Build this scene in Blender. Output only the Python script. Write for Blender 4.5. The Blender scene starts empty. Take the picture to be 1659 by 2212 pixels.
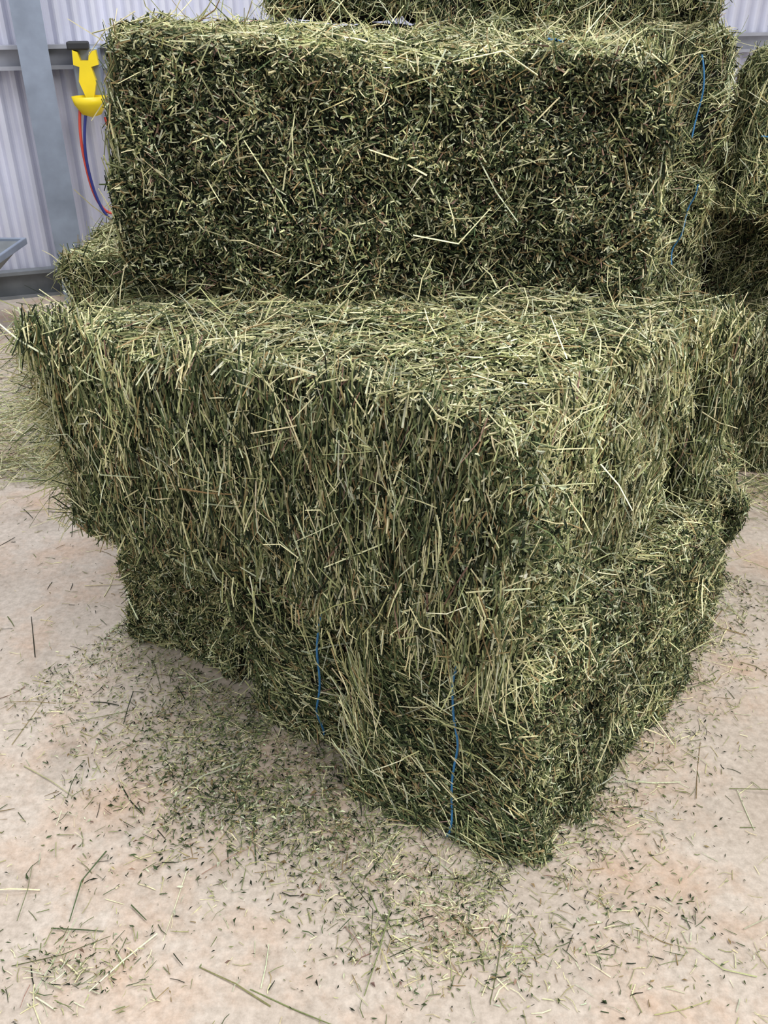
import bpy, math
import numpy as np
rng = np.random.default_rng(7)
scene = bpy.context.scene
scene.view_settings.view_transform = 'Standard'
scene.view_settings.look = 'None'

def s2l(c):
    c = np.asarray(c, float)/255.0
    return np.where(c <= 0.04045, c/12.92, ((c+0.055)/1.055)**2.4)

# ------------------------------------------------------------- materials
def new_mat(name):
    m = bpy.data.materials.new(name); m.use_nodes = True
    nt = m.node_tree; b = nt.nodes['Principled BSDF']
    return m, nt, b

def mat_attr(name, rough=0.88, spec=0.18):
    m, nt, b = new_mat(name)
    a = nt.nodes.new('ShaderNodeAttribute'); a.attribute_name = 'hay_col'
    n = nt.nodes.new('ShaderNodeTexNoise'); n.inputs['Scale'].default_value = 160
    tc = nt.nodes.new('ShaderNodeTexCoord'); nt.links.new(tc.outputs['Object'], n.inputs['Vector'])
    mr = nt.nodes.new('ShaderNodeMapRange'); mr.inputs['To Min'].default_value = 0.5; mr.inputs['To Max'].default_value = 1.5
    nt.links.new(n.outputs['Fac'], mr.inputs['Value'])
    mx = nt.nodes.new('ShaderNodeVectorMath'); mx.operation = 'SCALE'
    nt.links.new(a.outputs['Color'], mx.inputs[0]); nt.links.new(mr.outputs['Result'], mx.inputs['Scale'])
    nt.links.new(mx.outputs['Vector'], b.inputs['Base Color'])
    b.inputs['Roughness'].default_value = rough
    b.inputs['Specular IOR Level'].default_value = spec
    return m

def mat_simple(name, col, rough=0.6, metal=0.0, noise=0.15, scale=12.0, bump=0.0, bscale=60):
    m, nt, b = new_mat(name)
    tc = nt.nodes.new('ShaderNodeTexCoord')
    n = nt.nodes.new('ShaderNodeTexNoise'); n.inputs['Scale'].default_value = scale; n.inputs['Detail'].default_value = 6
    nt.links.new(tc.outputs['Object'], n.inputs['Vector'])
    r = nt.nodes.new('ShaderNodeValToRGB')
    c = s2l(col)
    r.color_ramp.elements[0].position = 0.3; r.color_ramp.elements[1].position = 0.7
    r.color_ramp.elements[0].color = (*(c*(1-noise)), 1); r.color_ramp.elements[1].color = (*np.minimum(c*(1+noise), 1), 1)
    nt.links.new(n.outputs['Fac'], r.inputs['Fac']); nt.links.new(r.outputs['Color'], b.inputs['Base Color'])
    b.inputs['Roughness'].default_value = rough; b.inputs['Metallic'].default_value = metal
    if bump:
        n2 = nt.nodes.new('ShaderNodeTexNoise'); n2.inputs['Scale'].default_value = bscale; n2.inputs['Detail'].default_value = 8
        nt.links.new(tc.outputs['Object'], n2.inputs['Vector'])
        bp = nt.nodes.new('ShaderNodeBump'); bp.inputs['Strength'].default_value = bump; bp.inputs['Distance'].default_value = 0.01
        nt.links.new(n2.outputs['Fac'], bp.inputs['Height']); nt.links.new(bp.outputs['Normal'], b.inputs['Normal'])
    return m

M_CORE = mat_simple('hay_core', (25, 27, 17), 0.95, noise=0.5, scale=45, bump=1.0, bscale=90)  # near-black core colour puts shade into the gaps between stalks
M_STRAW = mat_attr('hay_stalks')
M_TWINE = mat_simple('blue_twine', (50, 115, 165), 0.6, noise=0.1)

# ------------------------------------------------------------- mesh assembling
class Geo:
    def __init__(s):
        s.v = []; s.loops = []; s.sizes = []; s.mats = []; s.cols = []; s.n = 0
    def add(s, v, faces, mat, cols=None):
        v = np.asarray(v, float).reshape(-1, 3); faces = np.asarray(faces, int)
        s.v.append(v); s.loops.append((faces+s.n).ravel())
        s.sizes.append(np.full(len(faces), faces.shape[1])); s.mats.append(np.full(len(faces), mat))
        if cols is None: cols = np.full((len(v), 3), 0.05)
        s.cols.append(cols); s.n += len(v)
    def build(s, name, mats, smooth=False):
        V = np.concatenate(s.v); L = np.concatenate(s.loops); S = np.concatenate(s.sizes)
        MI = np.concatenate(s.mats); C = np.concatenate(s.cols)
        me = bpy.data.meshes.new(name)
        me.vertices.add(len(V)); me.vertices.foreach_set('co', V.astype(np.float32).ravel())
        me.loops.add(len(L)); me.loops.foreach_set('vertex_index', L.astype(np.int32))
        me.polygons.add(len(S))
        st = np.concatenate([[0], np.cumsum(S)[:-1]])
        me.polygons.foreach_set('loop_start', st.astype(np.int32))
        me.polygons.foreach_set('loop_total', S.astype(np.int32))
        me.polygons.foreach_set('material_index', MI.astype(np.int32))
        me.polygons.foreach_set('use_smooth', np.full(len(S), smooth))
        at = me.attributes.new('hay_col', 'FLOAT_COLOR', 'POINT')
        at.data.foreach_set('color', np.concatenate([C, np.ones((len(C), 1))], 1).astype(np.float32).ravel())
        for m in mats: me.materials.append(m)
        me.update(calc_edges=True)
        ob = bpy.data.objects.new(name, me); scene.collection.objects.link(ob)
        return ob

def unit(a):
    return a/np.maximum(np.linalg.norm(a, axis=-1, keepdims=True), 1e-9)

def add_stalks(g, C, D, L, R, col, bend=0.06, mat=1):
    n = len(C)
    if n == 0: return
    D = unit(D)
    ref = unit(rng.normal(size=(n, 3)))
    a = unit(np.cross(D, ref)); b = np.cross(D, a)
    B = a*(rng.normal(size=(n, 1))*bend)*L[:, None]
    V = np.zeros((n, 3, 3, 3))
    for i, (s, rf) in enumerate(((-.5, 1.0), (0.0, .9), (.5, .65))):
        P = C + D*(L*s)[:, None] + B*(1-4*s*s)
        for k in range(3):
            th = k*2*math.pi/3
            V[:, i, k] = P + (a*math.cos(th)+b*math.sin(th))*(R*rf)[:, None]
    base = (np.arange(n)*9)[:, None]
    q = []
    for i in range(2):
        for k in range(3):
            k2 = (k+1) % 3
            q.append([i*3+k, i*3+k2, i*3+3+k2, i*3+3+k])
    Q = (base[:, :, None]+np.array(q)[None]).reshape(-1, 4)
    T = (base[:, :, None]+np.array([[2, 1, 0], [6, 7, 8]])[None]).reshape(-1, 3)
    cols = np.repeat(col, 9, axis=0)
    n0 = g.n
    g.add(V.reshape(-1, 3), Q, mat, cols)
    g.loops.append((T+n0).ravel()); g.sizes.append(np.full(len(T), 3)); g.mats.append(np.full(len(T), mat))

def add_leaves(g, C, D, N, L, col, mat=1, wide=0.3):
    n = len(C)
    if n == 0: return
    D = unit(D); S = unit(np.cross(D, N)); U = np.cross(S, D)
    fold = rng.uniform(-.15, .35, n)
    w = L*rng.uniform(wide*.4, wide*1.2, n)
    sh = L*rng.uniform(-.15, .15, n)
    V = np.stack([C-D*(L/2)[:, None], C+S*w[:, None]+D*sh[:, None]+U*(L*fold)[:, None], C+D*(L/2)[:, None]+U*(L*rng.uniform(-.2, .2, n))[:, None],
                  C-S*w[:, None]*.8-D*sh[:, None]+U*(L*fold)[:, None]], 1)
    base = (np.arange(n)*4)[:, None, None]
    F = (base+np.array([[0, 1, 2], [0, 2, 3]])[None]).reshape(-1, 3)
    g.add(V.reshape(-1, 3), F, mat, np.repeat(col, 4, axis=0))

PAL = s2l([(222, 216, 172), (172, 172, 124), (121, 128, 88), (77, 90, 60), (37, 45, 31), (148, 128, 91), (201, 205, 174), (144, 116, 102)])
def colours(n, w):
    w = np.asarray(w, float); w = w/w.sum()
    c = PAL[rng.choice(len(PAL), n, p=w)]
    return np.clip(c*rng.uniform(.7, 1.22, (n, 1))*(1+rng.normal(size=(n, 3))*.03), 0.004, .9)
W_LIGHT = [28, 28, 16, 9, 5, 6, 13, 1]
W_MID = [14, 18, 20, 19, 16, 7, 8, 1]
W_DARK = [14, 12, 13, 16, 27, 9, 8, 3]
W_LEAF = [0, 4, 14, 32, 32, 3, 9, 1]

_K = rng.normal(size=(14, 3)); _K = unit(_K)*(2*math.pi/np.geomspace(.45, .07, 14))[:, None]
_PH = rng.uniform(0, 6.28, (14, 3)); _A = unit(rng.normal(size=(14, 3)))*(np.geomspace(.012, .006, 14))[:, None]
def disp(P):
    o = np.zeros_like(P)
    for i in range(14):
        o += np.sin(P@_K[i]+_PH[i, 0])[:, None]*_A[i]
    return o

STY = {
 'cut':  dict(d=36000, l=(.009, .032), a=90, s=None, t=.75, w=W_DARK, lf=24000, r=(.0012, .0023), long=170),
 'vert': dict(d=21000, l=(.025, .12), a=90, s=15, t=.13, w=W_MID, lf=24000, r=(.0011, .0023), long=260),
 'vr':   dict(d=22000, l=(.02, .09), a=80, s=34, t=.20, w=W_LIGHT, lf=24000, r=(.0010, .0021), long=300),  # pale stems; palette also paints in the brighter light on this side
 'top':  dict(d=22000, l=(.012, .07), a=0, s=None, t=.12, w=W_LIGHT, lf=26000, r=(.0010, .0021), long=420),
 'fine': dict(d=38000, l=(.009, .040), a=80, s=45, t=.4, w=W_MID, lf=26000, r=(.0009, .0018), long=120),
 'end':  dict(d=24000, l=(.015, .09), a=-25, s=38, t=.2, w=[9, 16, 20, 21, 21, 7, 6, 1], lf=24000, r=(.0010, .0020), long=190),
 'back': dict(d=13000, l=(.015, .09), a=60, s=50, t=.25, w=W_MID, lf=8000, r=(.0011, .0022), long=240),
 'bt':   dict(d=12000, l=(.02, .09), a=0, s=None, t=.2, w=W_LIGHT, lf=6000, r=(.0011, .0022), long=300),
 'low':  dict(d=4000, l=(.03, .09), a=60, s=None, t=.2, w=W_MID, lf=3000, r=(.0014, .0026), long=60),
}
FAX = {'x-': (0, -1, 1, 2), 'x+': (0, 1, 1, 2), 'y-': (1, -1, 0, 2), 'y+': (1, 1, 0, 2), 'z+': (2, 1, 0, 1), 'z-': (2, -1, 0, 1)}

def hay_bale(corners, z0, z1, faces, twines=(), rad=.04, flare=0.0, tilt=None, extra=None, dz=None, tshift=None, amp=1.0, bz=None):
    c = np.array(corners, float)
    ctr = c.mean(0)
    Hx = np.zeros((2, 2, 2, 3))
    for n_, ((i, j), p) in enumerate(zip(((0, 0), (1, 0), (1, 1), (0, 1)), c)):
        Hx[i, j, 0] = (*(ctr+(p-ctr)*(1+flare)), z0)
        Hx[i, j, 1] = (*(ctr+(p-ctr)*(1-flare)), z1)
        if tshift is not None: Hx[i, j, 1, :2] += tshift[n_]
        if dz is not None: Hx[i, j, 1, 2] += dz[n_]
        if bz is not None: Hx[i, j, 0, 2] += bz[n_]
    if tilt:
        ax, ang = tilt
        from mathutils import Matrix, Vector
        Rm = np.array(Matrix.Rotation(math.radians(ang), 3, Vector(ax)))
        cc = Hx.reshape(-1, 3).mean(0)
        Hx = (Hx.reshape(-1, 3)-cc)@Rm.T+cc; Hx = Hx.reshape(2, 2, 2, 3)
    ex = (Hx[1]-Hx[0]).mean((0, 1)); ey = (Hx[:, 1]-Hx[:, 0]).mean((0, 1)); ez = (Hx[:, :, 1]-Hx[:, :, 0]).mean((0, 1))
    E = [unit(ex), unit(ey), unit(ez)]; h = np.array([np.linalg.norm(ex), np.linalg.norm(ey), np.linalg.norm(ez)])/2
    NO = [np.cross(E[1], E[2]), np.cross(E[2], E[0]), np.cross(E[0], E[1])]
    NO = [unit(v*np.sign(v@e)) for v, e in zip(NO, E)]
    def tri(q):
        f = (q+1)/2; x, y, z = f[:, 0:1], f[:, 1:2], f[:, 2:3]
        out = 0
        for i in (0, 1):
            for j in (0, 1):
                for k in (0, 1):
                    out = out+(x if i else 1-x)*(y if j else 1-y)*(z if k else 1-z)*Hx[i, j, k]
        return out
    def surf(face, a, b, shrink=0.0):
        ax, sg, u, v = FAX[face]
        p = np.zeros((len(a), 3)); p[:, ax] = sg*h[ax]; p[:, u] = a*h[u]; p[:, v] = b*h[v]
        inner = np.clip(p, -(h-rad), h-rad)
        nl = unit(p-inner)
        q = inner+nl*rad
        N = unit(nl[:, 0:1]*NO[0]+nl[:, 1:2]*NO[1]+nl[:, 2:3]*NO[2])
        P = tri(q/h)
        dd = disp(P)*amp
        dd[:, 2] *= np.clip(P[:, 2]/.08, 0, 1)
        P = P+dd-N*shrink
        P[:, 2] = np.maximum(P[:, 2], .004)
        return P, N
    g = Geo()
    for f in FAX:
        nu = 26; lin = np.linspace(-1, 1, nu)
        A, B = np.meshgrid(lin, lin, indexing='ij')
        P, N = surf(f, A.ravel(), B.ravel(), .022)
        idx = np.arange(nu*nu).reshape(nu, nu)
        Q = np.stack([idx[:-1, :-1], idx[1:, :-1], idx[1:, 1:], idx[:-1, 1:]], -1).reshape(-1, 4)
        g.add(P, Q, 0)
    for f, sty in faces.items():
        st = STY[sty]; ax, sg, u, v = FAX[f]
        area = 4*h[u]*h[v]
        eu, ev = E[u], E[v]
        def lay(n, l, sd, tl, w, r, off, bend=.05, stray=False):
            P, N = surf(f, rng.uniform(-1, 1, n), rng.uniform(-1, 1, n))
            ang = rng.uniform(0, math.pi, n) if sd is None else np.radians(rng.normal(st['a'], sd, n))
            flip = np.where(rng.random(n) < .5, 1, -1)
            T = (np.cos(ang)*flip)[:, None]*eu+(np.sin(ang)*flip)[:, None]*ev
            T = unit(T-N*(T*N).sum(1, keepdims=True))
            ti = np.abs(rng.normal(0, tl, n)) if not stray else rng.uniform(.05, .9, n)
            D = T*np.cos(ti)[:, None]+N*np.sin(ti)[:, None]
            L = rng.uniform(0, 1, n)**1.5*(l[1]-l[0])+l[0]
            o = rng.uniform(off[0], off[1], n)
            Cn = P+N*o[:, None]+D*(L*.5*np.sin(ti))[:, None]
            if stray: Cn = Cn+D*(L*.35)[:, None]
            R = rng.uniform(r[0], r[1], n)
            col = colours(n, w)
            tone = 1+.3*np.sin(P@_K[3]*1.3+1)*np.sin(P@_K[5]+2)
            col = col*tone[:, None]
            Cn[:, 2] = np.maximum(Cn[:, 2], np.abs(D[:, 2])*L*.5+.003)
            add_stalks(g, Cn, D, L, R, col, bend)
        LW = [36, 31, 11, 4, 1, 7, 10, 0]
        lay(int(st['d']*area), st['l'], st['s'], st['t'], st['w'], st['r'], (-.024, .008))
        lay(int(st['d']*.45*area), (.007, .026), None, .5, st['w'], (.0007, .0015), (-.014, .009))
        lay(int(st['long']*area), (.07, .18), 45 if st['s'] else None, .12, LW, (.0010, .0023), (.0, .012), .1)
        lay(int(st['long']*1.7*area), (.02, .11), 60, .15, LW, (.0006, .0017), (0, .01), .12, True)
        n = int(st['lf']*area)
        P, N = surf(f, rng.uniform(-1, 1, n), rng.uniform(-1, 1, n))
        D = unit(rng.normal(size=(n, 3))+N*.2)
        Cn = P+N*rng.uniform(-.020, .008, n)[:, None]; Cn[:, 2] = np.maximum(Cn[:, 2], .008)
        add_leaves(g, Cn, D, unit(N+rng.normal(size=(n, 3))*.6), rng.uniform(.006, .018, n), colours(n, W_LEAF), wide=.27)
    if extra is not None: extra(g)
    for f, pos, vert, a0, a1 in twines:
        t = np.linspace(a0, a1, 26)
        wob = .03*np.sin(t*2.5+pos*9)
        A, B = ((np.full(26, pos)+wob, t) if vert else (t, np.full(26, pos)+wob))
        P, N = surf(f, A, B, -.013)
        for _ in range(6): P[1:-1] = (P[:-2]+2*P[1:-1]+P[2:])/4
        ring = []
        d_ = unit(np.gradient(P, axis=0)); s1 = unit(np.cross(d_, N)); s2 = N
        for k in range(6):
            th = k*math.pi/3; ring.append(P+(s1*math.cos(th)+s2*math.sin(th))*.0027)
        Vv = np.stack(ring, 1).reshape(-1, 3)
        Q = [[i*6+k, i*6+(k+1) % 6, (i+1)*6+(k+1) % 6, (i+1)*6+k] for i in range(25) for k in range(6)]
        g.add(Vv, Q, 2)
    return g.build('hay_bale', [M_CORE, M_STRAW, M_TWINE])

def hang(g):
    n = 200
    t = rng.uniform(0, 1, n)**2.4
    C = np.stack([.215-.75*t*.8, 1.28+.36*t*.8, np.full(n, .50)], 1)+rng.normal(size=(n, 3))*[.03, .02, .03]
    D = np.stack([rng.normal(0, .16, n), rng.normal(0, .12, n)-.08, np.full(n, -1.)], 1)
    L = rng.uniform(.04, .17, n)*np.where(t < .15, 1, .5)
    C = C+unit(D)*(L*.3)[:, None]
    add_stalks(g, C, D, L, rng.uniform(.0009, .0021, n), colours(n, W_LIGHT), .07)
    n = 600
    s = rng.uniform(0, 1, n)
    C = np.stack([-.76+rng.normal(0, .02, n), 1.81+.25*s*rng.uniform(0, 1, n), rng.uniform(.5, 1.0, n)], 1)
    D = unit(np.stack([-np.abs(rng.normal(.6, .4, n)), rng.normal(-.3, .4, n), rng.normal(0, .7, n)], 1))
    L = rng.uniform(.03, .11, n)
    add_stalks(g, C+D*(L*.25)[:, None], D, L, rng.uniform(.0006, .0017, n), colours(n, W_LIGHT), .12)
    for cx, cy, cz, s, m in ((.262, 1.30, .80, .035, 420), (.30, 1.35, .70, .04, 420), (.22, 1.28, .94, .03, 260), (.27, 1.33, .60, .03, 200)):
        C = rng.normal(size=(m, 3))*s+[cx, cy, cz]
        D = unit(rng.normal(size=(m, 3)))
        add_leaves(g, C, D, unit(rng.normal(size=(m, 3))+[.5, -.8, .2]), rng.uniform(.009, .022, m), colours(m, [0, 2, 14, 34, 16, 2, 12, 0]), wide=.2)
        k = m//5
        add_stalks(g, C[:k], D[:k], rng.uniform(.03, .09, k), rng.uniform(.0007, .0014, k), colours(k, W_LIGHT))

def hang_end(g):
    n = 200
    C = np.stack([rng.normal(-.055, .022, n), rng.normal(1.43, .022, n), rng.uniform(.06, .42, n)], 1)
    D = unit(np.stack([rng.normal(.25, .2, n), rng.normal(-.1, .15, n), np.full(n, -1.)], 1))
    L = np.minimum(rng.uniform(.04, .16, n), C[:, 2]*1.8)
    add_stalks(g, C, D, L, rng.uniform(.0008, .0017, n), colours(n, W_LIGHT), .08)

d = np.array([.549, .662])
def run(c00, c10, c11=None, c01=None):
    c00 = np.array(c00); c10 = np.array(c10)
    return [c00, c10, c10+d if c11 is None else c11, c00+d if c01 is None else c01]
FOOT = []
def bottom(c, *a, **k):
    FOOT.append(np.array(c, float)); return hay_bale(c, *a, **k)
# ---- bottom layer
bottom(run((-.075, 1.435), (.305, 1.20)), -.05, .46, {'y-': 'end', 'x+': 'fine', 'z+': 'top', 'x-': 'end', 'y+': 'low'},
         twines=[('y-', .16, True, -.85, .9)], tshift=[(.025, .09), (-.02, .10), (0, 0), (0, 0)], dz=[0, 0, .04, .04], extra=hang_end)
bottom(run((-.345, 1.70), (-.105, 1.55)), -.05, .5, {'y-': 'end', 'x+': 'low', 'x-': 'end', 'z+': 'low'},
         twines=[('y-', .70, True, -.7, .95)])
bottom(run((-.745, 2.01), (-.375, 1.80)), -.05, .5, {'y-': 'fine', 'x-': 'end', 'z+': 'low', 'x+': 'low'})
bottom([(-.9, 2.72), (.0, 2.67), (.05, 3.1), (-.85, 3.15)], 0, .49, {'x-': 'back', 'y-': 'low'})
bottom([(.54, 2.18), (.88, 1.91), (1.0, 2.3), (.72, 2.6)], -.05, .5, {'x+': 'fine', 'y-': 'fine', 'z+': 'top'})
# ---- middle layer
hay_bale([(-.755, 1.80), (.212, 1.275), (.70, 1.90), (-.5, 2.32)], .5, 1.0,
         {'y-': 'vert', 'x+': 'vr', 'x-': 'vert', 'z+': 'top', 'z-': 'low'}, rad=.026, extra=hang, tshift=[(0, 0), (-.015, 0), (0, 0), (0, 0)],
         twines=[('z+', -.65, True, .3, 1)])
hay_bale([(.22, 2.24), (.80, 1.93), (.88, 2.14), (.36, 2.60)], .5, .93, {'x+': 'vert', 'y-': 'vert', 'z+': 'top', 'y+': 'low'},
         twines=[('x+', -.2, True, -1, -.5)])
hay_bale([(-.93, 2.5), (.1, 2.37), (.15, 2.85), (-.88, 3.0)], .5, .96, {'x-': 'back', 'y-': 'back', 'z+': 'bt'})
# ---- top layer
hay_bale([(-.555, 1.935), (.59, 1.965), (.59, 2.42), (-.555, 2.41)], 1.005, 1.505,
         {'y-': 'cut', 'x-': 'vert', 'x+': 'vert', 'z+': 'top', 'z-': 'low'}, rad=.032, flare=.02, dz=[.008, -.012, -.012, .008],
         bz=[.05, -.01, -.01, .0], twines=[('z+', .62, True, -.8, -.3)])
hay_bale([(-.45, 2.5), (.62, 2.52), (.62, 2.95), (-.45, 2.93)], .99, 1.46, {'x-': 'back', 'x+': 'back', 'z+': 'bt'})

# ---- background stack
B = lambda x0, x1, y0, y1, sk=0: [(x0, y0), (x1, y0+sk), (x1, y1+sk), (x0, y1)]
bottom(B(.5, 1.5, 3.0, 3.45, -.02), -.02, .56, {'y-': 'vert', 'z+': 'bt', 'x-': 'low'})
bottom(B(1.54, 2.5, 2.9, 3.35, .05), -.02, .55, {'y-': 'vert', 'z+': 'bt', 'x+': 'low'})
hay_bale(B(.25, 1.14, 3.02, 3.5, .05), .56, 1.12, {'y-': 'back', 'x+': 'back', 'z+': 'bt'}, rad=.12, twines=[('y-', .7, True, -.2, .8)])
hay_bale(B(1.2, 2.3, 3.3, 3.75, .05), .56, 1.0, {'y-': 'back', 'z+': 'bt'})
hay_bale(B(.2, 1.10, 3.1, 3.55, -.04), 1.13, 1.50, {'y-': 'back', 'x+': 'back', 'z+': 'bt'}, twines=[('y-', .78, True, -.6, .6)])
hay_bale(B(1.17, 2.25, 2.95, 3.4, .1), .84, 1.36, {'y-': 'back', 'x-': 'back', 'z+': 'bt', 'x+': 'back'}, rad=.1,
         tilt=((0, 1, 0), 10), twines=[('y-', .1, False, -1, 1)])
hay_bale(B(-.36, .085, 3.1, 4.0), 1.52, 2.0, {'y-': 'back', 'x-': 'back', 'z+': 'bt'})
hay_bale(B(.07, 1.05, 3.13, 3.6), 1.50, 2.02, {'y-': 'back', 'x+': 'back', 'z+': 'bt'})
hay_bale(B(-.38, .18, 3.2, 3.7), 1.0, 1.51, {'y-': 'back', 'x-': 'back'})
bottom(B(-.38, .22, 3.2, 3.7), .5, .99, {'y-': 'back', 'x-': 'back'})
bottom(B(-.38, .45, 3.2, 3.7), 0, .49, {'y-': 'low', 'x-': 'back'})

# ------------------------------------------------------------- loose hay on floor (one mesh)
def outside(P):
    keep = np.ones(len(P), bool)
    for q in FOOT:
        c = q.mean(0); q2 = c+(q-c)*.82; ins = np.ones(len(P), bool)
        for i in range(4):
            a, b = q2[i], q2[(i+1) % 4]
            ins &= ((b[0]-a[0])*(P[:, 1]-a[1])-(b[1]-a[1])*(P[:, 0]-a[0])) > 0
        keep &= ~ins
    return keep & ~((P[:, 0] < -1.85) & (P[:, 1] > 4.35))
LIT = Geo()
def litter(n_leaf, n_short, n_long, sampler, hmax=.003, w=W_LEAF, w2=W_LIGHT, wide=.16, ls=(.004, .015)):
    g = LIT
    P = sampler(n_leaf); P = P[outside(P)]; n_leaf = len(P); z = rng.uniform(.001, .001+hmax, n_leaf)
    N = unit(np.array([0, 0, 1.])+rng.normal(size=(n_leaf, 3))*.35)
    D = np.stack([rng.normal(size=n_leaf), rng.normal(size=n_leaf), rng.normal(0, .12, n_leaf)], 1)
    add_leaves(g, np.column_stack([P, z+.002]), D, N, rng.uniform(0, 1, n_leaf)**1.6*(ls[1]-ls[0])+ls[0], colours(n_leaf, w), 0, wide)
    for n, l, r in ((n_short, (.008, .045), (.0005, .0013)), (n_long, (.05, .2), (.0009, .0019))):
        P = sampler(n); P = P[outside(P)]; n = len(P); a = rng.uniform(0, 6.28, n)
        D = np.stack([np.cos(a), np.sin(a), rng.normal(0, .02, n)], 1)
        L = rng.uniform(0, 1, n)**1.6*(l[1]-l[0])+l[0]
        add_stalks(g, np.column_stack([P, .002+rng.uniform(0, hmax, n)]), D, L, rng.uniform(*r, n), colours(n, w2), .07, 0)

def patch(P, s=9., lo=-.2):
    q = np.sin(P[:, 0]*s+2*np.sin(P[:, 1]*s*.7))+np.sin(P[:, 1]*s*1.3+2*np.sin(P[:, 0]*s*.9+1))
    return P[(q > lo) | (rng.random(len(P)) < .5)]
def samp_left(n):
    t = rng.uniform(-.02, 1, n); o = np.abs(rng.normal(0, .19, n))-.04
    return patch(np.column_stack([.25-1.05*t-.59*o, 1.22+.8*t-.81*o]))
def samp_mid(n):
    return patch(np.column_stack([rng.normal(-.27, .18, n), rng.normal(1.46, .14, n)]))
def samp_right(n):
    t = rng.uniform(0, 1, n); o = np.abs(rng.normal(0, .10, n))-.03
    return patch(np.column_stack([.32+.8*t+.77*o, 1.2+1.1*t-.64*o]))
def samp_front(n):
    return patch(np.column_stack([rng.normal(.25, .24, n), rng.normal(1.07, .08, n)]))
def samp_clump(n):
    return np.column_stack([rng.normal(-.58, .08, n), rng.normal(1.0, .04, n)])
def samp_all(n):
    return np.column_stack([rng.uniform(-1.6, 1.6, n), rng.uniform(.6, 3.2, n)])
LD = [2, 12, 22, 27, 20, 6, 12, 1]
litter(7500, 3000, 60, samp_left, .004, LD, W_LIGHT, .18)
litter(4500, 1400, 20, samp_mid, .006, LD, W_MID, .2, (.005, .018))
litter(3200, 1600, 26, samp_right, .003, LD, W_LIGHT)
litter(1300, 800, 12, samp_front, .002, LD, W_LIGHT, .2)
litter(260, 150, 8, samp_clump, .006, LD, W_LIGHT)
litter(2600, 2600, 170, samp_all, .002, LD, W_LIGHT, .16, (.003, .011))
litter(3000, 9000, 5000, lambda n: np.column_stack([-1.0-np.abs(rng.normal(0, .55, n)), rng.uniform(2.9, 5.0, n)]), .03)
litter(2500, 3000, 800, lambda n: np.column_stack([rng.uniform(.8, 2.8, n), 2.95-np.abs(rng.normal(0, .12, n))]), .02)
LIT.build('loose_hay_litter', [M_STRAW])

# ------------------------------------------------------------- shed
def new_obj(name, verts, faces, mat, parent=None, smooth=False):
    me = bpy.data.meshes.new(name); me.from_pydata([tuple(v) for v in verts], [], faces); me.materials.append(mat)
    if smooth:
        for p in me.polygons: p.use_smooth = True
    ob = bpy.data.objects.new(name, me); scene.collection.objects.link(ob)
    if parent: ob.parent = parent
    return ob
def mat_floor():
    m, nt, b = new_mat('stained_concrete')
    L = nt.links.new; N = nt.nodes.new
    tc = N('ShaderNodeTexCoord')
    def noise(scale, det, rough=.6):
        n = N('ShaderNodeTexNoise'); n.inputs['Scale'].default_value = scale; n.inputs['Detail'].default_value = det
        n.inputs['Roughness'].default_value = rough; L(tc.outputs['Object'], n.inputs['Vector']); return n
    def ramp(src, p0, p1, c0, c1):
        r = N('ShaderNodeValToRGB'); e = r.color_ramp.elements
        e[0].position = p0; e[1].position = p1; e[0].color = (*c0, 1); e[1].color = (*c1, 1); L(src, r.inputs['Fac']); return r
    base = ramp(noise(2.5, 8).outputs['Fac'], .3, .7, s2l((186, 171, 157)), s2l((211, 199, 187)))
    rustf = ramp(noise(2.6, 10, .7).outputs['Fac'], .48, .70, (0, 0, 0), (.62, .62, .62))
    mx = N('ShaderNodeMixRGB'); L(rustf.outputs['Color'], mx.inputs['Fac']); L(base.outputs['Color'], mx.inputs['Color1'])
    mx.inputs['Color2'].default_value = (*s2l((196, 154, 120)), 1)
    sp = ramp(noise(55, 10, .75).outputs['Fac'], .35, .62, (.72, .705, .68), (1.06, 1.06, 1.06))
    m2 = N('ShaderNodeMixRGB'); m2.blend_type = 'MULTIPLY'; m2.inputs['Fac'].default_value = 1
    L(mx.outputs['Color'], m2.inputs['Color1']); L(sp.outputs['Color'], m2.inputs['Color2'])
    dk = ramp(noise(5.5, 6, .6).outputs['Fac'], .56, .72, (1, 1, 1), (.55, .54, .52))
    m3 = N('ShaderNodeMixRGB'); m3.blend_type = 'MULTIPLY'; m3.inputs['Fac'].default_value = .5
    L(m2.outputs['Color'], m3.inputs['Color1']); L(dk.outputs['Color'], m3.inputs['Color2'])
    L(m3.outputs['Color'], b.inputs['Base Color'])
    b.inputs['Roughness'].default_value = .6; b.inputs['Specular IOR Level'].default_value = .3
    bp = N('ShaderNodeBump'); bp.inputs['Strength'].default_value = .3; bp.inputs['Distance'].default_value = .004
    L(noise(40, 8).outputs['Fac'], bp.inputs['Height']); L(bp.outputs['Normal'], b.inputs['Normal'])
    return m
new_obj('floor', [(-9, -5, 0), (9, -5, 0), (9, 12, 0), (-9, 12, 0)], [(0, 1, 2, 3)], mat_floor())

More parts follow.
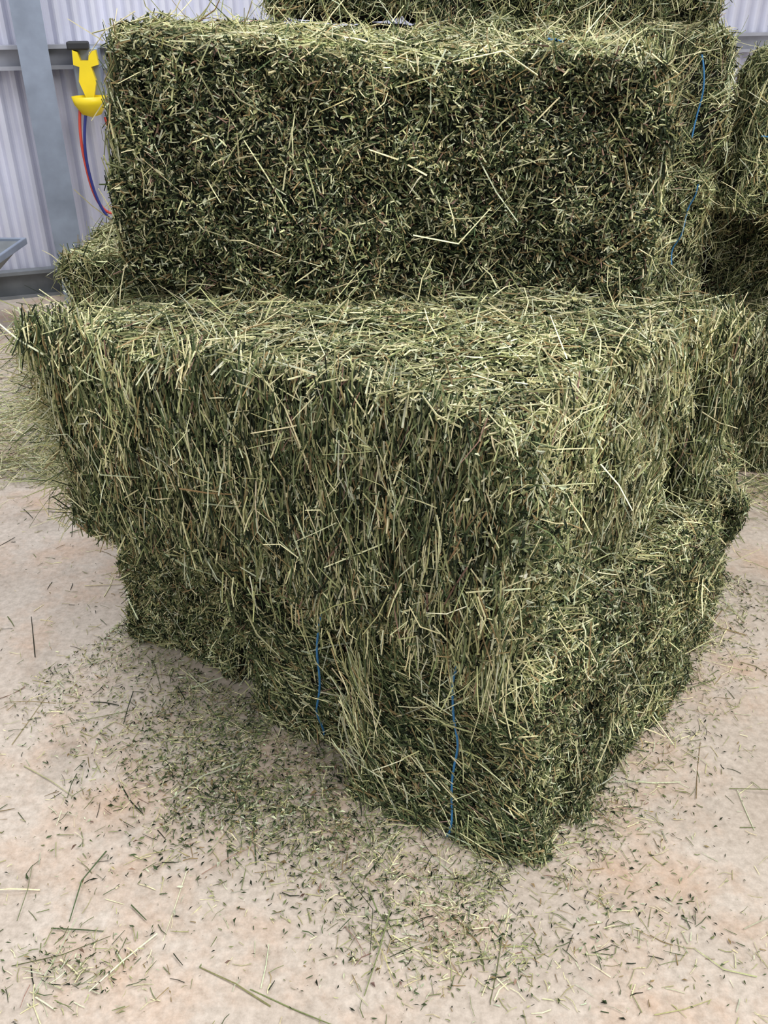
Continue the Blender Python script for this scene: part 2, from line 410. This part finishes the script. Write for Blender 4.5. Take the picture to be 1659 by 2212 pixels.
M_WALL = mat_simple('corrugated_steel', (212, 213, 228), .45, .1, noise=.08, scale=3)
M_GALV = mat_simple('galvanised_steel', (142, 152, 170), .45, .35, noise=.15, scale=9)
M_GIRT = mat_simple('girt_steel', (170, 172, 182), .4, .3, noise=.2, scale=6)
M_BASE = mat_simple('dirty_rail_steel', (120, 124, 128), .6, .2, noise=.25, scale=8)
M_DARK = mat_simple('dark_rubber', (35, 36, 40), .6)
M_YEL = mat_simple('yellow_plastic', (232, 205, 30), .4, noise=.06)
M_RED = mat_simple('red_hose', (200, 75, 60), .45); M_BLU = mat_simple('navy_hose', (40, 50, 120), .45)
W0 = (-1.93, 5.42, 0); YAW = math.radians(20)
per = .095; k = 10; length0, length1 = -5, 9
xs = np.arange(length0, length1, per/k)
ys = .018*np.clip(1.5*np.sin(xs/per*2*math.pi), -1, 1)
V = [(x, y, .12) for x, y in zip(xs, ys)]+[(x, y, 4.0) for x, y in zip(xs, ys)]
n = len(xs)
wall = new_obj('wall_back', V, [(i, i+1, n+i+1, n+i) for i in range(n-1)], M_WALL)
wall.location = W0; wall.rotation_euler = (0, 0, YAW)
def extr(name, prof, axis, a0, a1, mat, closed=True, parent=None):
    v = []
    for a in (a0, a1):
        for p in prof: v.append((a, p[0], p[1]) if axis == 'x' else (p[0], p[1], a))
    m = len(prof)
    f = [(i, (i+1) % m, m+(i+1) % m, m+i) for i in range(m if closed else m-1)]
    if closed: f += [tuple(range(m-1, -1, -1)), tuple(range(m, 2*m))]
    return new_obj(name, v, f, mat, parent)
def place(o):
    o.location = W0; o.rotation_euler = (0, 0, YAW); return o
def cprof(y, z0, h, dp, t=.004, lip=.02):
    return [(y, z0), (y-dp, z0), (y-dp, z0+lip), (y-dp+t, z0+lip), (y-dp+t, z0+t), (y-t, z0+t), (y-t, z0+h-t), (y-dp+t, z0+h-t), (y-dp+t, z0+h-lip), (y-dp, z0+h-lip), (y-dp, z0+h), (y, z0+h)]
for z in (1.23, 2.6):
    place(extr('wall_girt', cprof(-.022, z, .12, .075), 'x', length0, length1-.1, M_GIRT))
place(extr('baseboard_back', cprof(-.022, 0.0, .16, .07), 'x', length0, length1-.1, M_BASE))
def ibeam(x):
    w, dp, t = .075, .18, .014
    pr = [(x-w, -.1), (x+w, -.1), (x+w, -.1-t), (x+.006, -.1-t), (x+.006, -.1-dp+t), (x+w, -.1-dp+t), (x+w, -.1-dp), (x-w, -.1-dp), (x-w, -.1-dp+t), (x-.006, -.1-dp+t), (x-.006, -.1-t), (x-w, -.1-t)]
    place(extr('steel_column', pr, 'z', 0.0, 4.0, M_GALV))
ibeam(0.01); ibeam(6.2)

def tube(name, pts, r, mat, parent):
    cu = bpy.data.curves.new(name, 'CURVE'); cu.dimensions = '3D'; cu.bevel_depth = r; cu.bevel_resolution = 3
    sp = cu.splines.new('NURBS'); sp.points.add(len(pts)-1); sp.use_endpoint_u = True; sp.order_u = 4
    for p, q in zip(sp.points, pts): p.co = (*q, 1)
    cu.materials.append(mat)
    o = bpy.data.objects.new(name, cu); scene.collection.objects.link(o); o.parent = parent; return o
reel = bpy.data.objects.new('hose_holder', None); scene.collection.objects.link(reel)
reel.location = (-1.60, 5.28, 1.20); reel.rotation_euler = (0, 0, math.radians(10))
def box(name, x0, x1, y0, y1, z0, z1, mat, parent, bev=.008):
    v = [(x, y, z) for z in (z0, z1) for x, y in ((x0, y0), (x1, y0), (x1, y1), (x0, y1))]
    o = new_obj(name, v, [(3, 2, 1, 0), (4, 5, 6, 7), (0, 1, 5, 4), (1, 2, 6, 5), (2, 3, 7, 6), (3, 0, 4, 7)], mat, parent)
    if bev:
        b = o.modifiers.new('b', 'BEVEL'); b.width = bev; b.segments = 2
    return o
pr = [(-.055, .13), (-.06, .06), (-.03, .05), (-.045, -.02), (-.02, -.1), (.02, -.1), (.045, -.02), (.03, .05), (.07, .06), (.065, .13), (.03, .12), (.02, .08), (-.02, .08), (-.03, .12)]
v = [(x, yy, z) for yy in (-.03, .03) for x, z in pr]; m = len(pr)
new_obj('yellow_bracket', v, [tuple(range(m)), tuple(range(2*m-1, m-1, -1))]+[(i, m+i, m+(i+1) % m, (i+1) % m) for i in range(m)], M_YEL, reel)
box('black_clamp', -.08, .03, -.03, .05, .13, .17, M_DARK, reel)
box('backing_plate', -.07, .07, .03, .16, -.1, .14, M_GALV, reel)
prof = [(.03, -.02), (.075, -.03), (.085, -.01), (.095, -.01), (.085, -.05), (.05, -.10), (.0, -.115)]
vs, fs = [], []; seg = 28
for i in range(seg):
    a = 2*math.pi*i/seg
    for r, z in prof: vs.append((r*1.0*math.cos(a), -.05+r*.8*math.sin(a), z-.08))
m = len(prof)
for i in range(seg):
    for j in range(m-1):
        a_, b_ = i*m+j, ((i+1) % seg)*m+j
        fs.append((a_, b_, b_+1, a_+1))
new_obj('yellow_saddle', vs, fs, M_YEL, reel, True)
tube('red_hose', [(-.05, -.06, -.12), (-.085, -.05, -.25), (-.08, -.05, -.45), (-.06, -.04, -.62), (.0, -.03, -.72), (.08, -.02, -.7), (.12, 0, -.5), (.06, 0, -.2)], .008, M_RED, reel)
tube('blue_hose', [(-.02, -.07, -.14), (-.07, -.07, -.3), (-.07, -.06, -.5), (-.03, -.05, -.7), (.06, -.03, -.8), (.15, -.02, -.78), (.15, 0, -.5), (.07, 0, -.2)], .008, M_BLU, reel)

tr = bpy.data.objects.new('metal_feed_trough', None); scene.collection.objects.link(tr); tr.location = (-2.57, 4.62, 0)
x, y = .62, .2
o = new_obj('tray', [(-x, -y, .44), (x, -y, .44), (x, y, .44), (-x, y, .44), (-x*.75, -y*.4, .28), (x*.75, -y*.4, .28), (x*.75, y*.4, .28), (-x*.75, y*.4, .28)],
        [(0, 1, 5, 4), (1, 2, 6, 5), (2, 3, 7, 6), (3, 0, 4, 7), (7, 6, 5, 4)], M_BASE, tr)
sd = o.modifiers.new('s', 'SOLIDIFY'); sd.thickness = .01
for (a, b_, c_, d_) in ((-x-.02, x+.02, -y-.02, -y), (-x-.02, x+.02, y, y+.02), (-x-.02, -x, -y, y), (x, x+.02, -y, y)):
    box('rim', a, b_, c_, d_, .42, .455, M_GALV, tr, .004)
for sx in (-.4, .4):
    for sy in (-.06, .06): box('leg', sx-.015, sx+.015, sy-.015, sy+.015, 0, .29, M_GALV, tr, .003)

# ------------------------------------------------------------- light
w = bpy.data.worlds.new('world'); scene.world = w; w.use_nodes = True
nt = w.node_tree; bg = nt.nodes['Background']
tc = nt.nodes.new('ShaderNodeTexCoord'); sx = nt.nodes.new('ShaderNodeSeparateXYZ'); nt.links.new(tc.outputs['Generated'], sx.inputs[0])
rp = nt.nodes.new('ShaderNodeValToRGB'); rp.color_ramp.elements[0].position = 0.0; rp.color_ramp.elements[1].position = .8
rp.color_ramp.elements[0].color = (.60, .61, .625, 1); rp.color_ramp.elements[1].color = (.96, .98, 1, 1)
nt.links.new(sx.outputs['Z'], rp.inputs['Fac']); nt.links.new(rp.outputs['Color'], bg.inputs['Color'])
bg.inputs['Strength'].default_value = 1.04
def area(name, loc, target, size, e, col=(1, 1, 1)):
    from mathutils import Vector
    l = bpy.data.lights.new(name, 'AREA'); l.size = size; l.energy = e; l.color = col
    o = bpy.data.objects.new(name, l); scene.collection.objects.link(o); o.location = loc
    o.rotation_euler = (Vector(target)-Vector(loc)).to_track_quat('-Z', 'Y').to_euler()
area('shed_light', (2.2, .2, 4.6), (.1, 1.7, .6), 2.6, 190, (1, .99, .97))
area('shed_light', (-1.5, 3.6, 4.8), (-1.0, 4.5, .5), 2.0, 120, (.93, .96, 1))

cam = bpy.data.cameras.new('camera'); co = bpy.data.objects.new('camera', cam); scene.collection.objects.link(co)
cam.sensor_width = 36; cam.lens = 1900/2212*36; cam.clip_start = .05
co.location = (0, 0, 1.6); co.rotation_euler = (math.radians(90-30.65), 0, 0)
scene.camera = co
